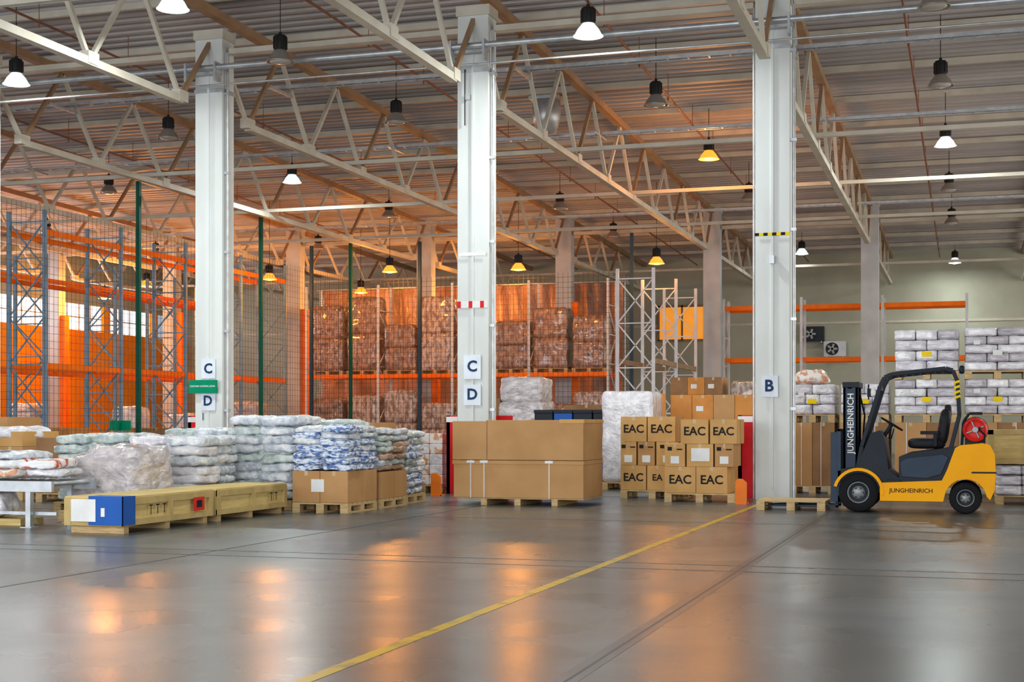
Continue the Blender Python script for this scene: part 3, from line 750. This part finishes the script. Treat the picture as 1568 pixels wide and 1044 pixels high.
for i in range(6): b.box(OX-.29,OX-.27,OY+.2+i*.135,OY+.215+i*.135,.5,1.18,m_dark)
b.box(OX-.40,OX-.28,OY+.10,OY+.2,.14,1.15,m_bluep)
for y in (.29,.76):
    b.box(OX-.35,OX-.31,OY+y,OY+y+.1,.045,.62,m_bluep)
    b.prism(T([(-.31,.045),(-.31,.085),(-1.2,.078),(-1.42,.06),(-1.42,.05)]),OY+y,OY+y+.1,m_bluep)
c=P3(1.60,.0,1.19)
b.cyl(P3(1.60,.22,1.19),P3(1.60,.95,1.19),.17,m_rim,24)
b.lathe_y((c[0],OY+.1,c[2]),[(.172,.12),(.17,.05),(.155,.02),(.135,.0),(.13,.04),(.09,.05),(.0,.05)],m_redc,28)
for i in range(4):
    a=i*math.pi/2+.4; b.beam((c[0],OY+.12,c[2]),(c[0]+.13*math.cos(a),OY+.12,c[2]+.13*math.sin(a)),.015,.02,m_rim)
b.cyl((c[0],OY+.07,c[2]),(c[0],OY+.16,c[2]),.04,m_rim,10); b.cyl((c[0]+.06,OY+.09,c[2]+.02),(c[0]+.06,OY+.15,c[2]+.02),.02,m_ink,8)
b.path([(c[0]+.05,OY+.07,c[2]),(c[0]+.13,OY+.05,c[2]-.07),(c[0]+.12,OY+.08,c[2]-.18)],.014,m_rub,6)
for y in (.35,.75):
    b.lathe_y((c[0],OY+y,c[2]),[(.172,0),(.182,0),(.182,.04),(.172,.04)],m_dark,24)
    b.box(OX+1.46,OX+1.74,OY+y-.03,OY+y+.06,.97,1.06,m_dark)
b.path([P3(1.42,.3,.97),P3(1.44,.3,1.3),P3(1.52,.3,1.42),P3(1.7,.3,1.42)],.02,m_dark,8)
def wheel(cx,cz,r,y0,wd,sgn):
    rr=[(.55*r,.02),(.60*r,0),(.92*r,0),(.98*r,.02),(r,.05),(r,wd-.05),(.98*r,wd-.02),(.92*r,wd),(.55*r,wd)]
    b.lathe_y((OX+cx,OY+y0,cz),rr,m_rub,32)
    b.lathe_y((OX+cx,OY+y0,cz),[(.56*r,.02),(.54*r,.0),(.50*r,.01),(.47*r,.05)],m_rim,28)
    b.lathe_y((OX+cx,OY+y0,cz),[(.47*r,.05),(.30*r,.06)],m_dark,28)
    b.lathe_y((OX+cx,OY+y0,cz),[(.34*r,.05),(.30*r,.02),(.22*r,.0),(.0,-.005)],m_rim,24)
    b.cyl((OX+cx,OY+y0+wd-.03,cz),(OX+cx,OY+y0+wd-.02,cz),.56*r,m_rim,24)
    for i in range(6):
        a=i*math.pi/3; b.cyl((OX+cx+.25*r*math.cos(a),OY+y0-.01,cz+.25*r*math.sin(a)),(OX+cx+.25*r*math.cos(a),OY+y0+.03,cz+.25*r*math.sin(a)),.012,m_dark,6)
    for i in range(24):
        a=i*math.pi/12
        b.beam((OX+cx+(r-.006)*math.cos(a),OY+y0+.04,cz+(r-.006)*math.sin(a)),(OX+cx+(r-.006)*math.cos(a+.08),OY+y0+wd-.04,cz+(r-.006)*math.sin(a+.08)),.02,.012,m_rub)
wheel(0,.285,.282,.0,.2,1); wheel(0,.285,.282,.9,.2,1)
wheel(1.47,.225,.222,.02,.17,1); wheel(1.47,.225,.222,.91,.17,1)
b.cyl(P3(0,.1,.285),P3(0,1,.285),.05,m_dark,10); b.cyl(P3(1.47,.1,.225),P3(1.47,1,.225),.05,m_dark,10)
b.text('JUNGHEINRICH',.085,(OX+.73,OY-.003,.32),m_ink,.012)
b.build('forklift',.008)

# ------------------------------------------------------------------ world + camera
w=bpy.data.worlds.new('world'); S.world=w; w.use_nodes=True
bg=w.node_tree.nodes['Background']; bg.inputs['Color'].default_value=(.75,.85,1,1); bg.inputs['Strength'].default_value=.5
cam=bpy.data.cameras.new('camera'); co=bpy.data.objects.new('camera',cam); COL.objects.link(co)
co.location=(0,0,1.28); co.rotation_euler=(math.radians(90),0,math.radians(17.6))
cam.sensor_width=36; cam.lens=2200/1568*36; cam.shift_y=126/1568; cam.clip_end=300
S.camera=co
S.view_settings.view_transform='Standard'
S.view_settings.exposure=0.
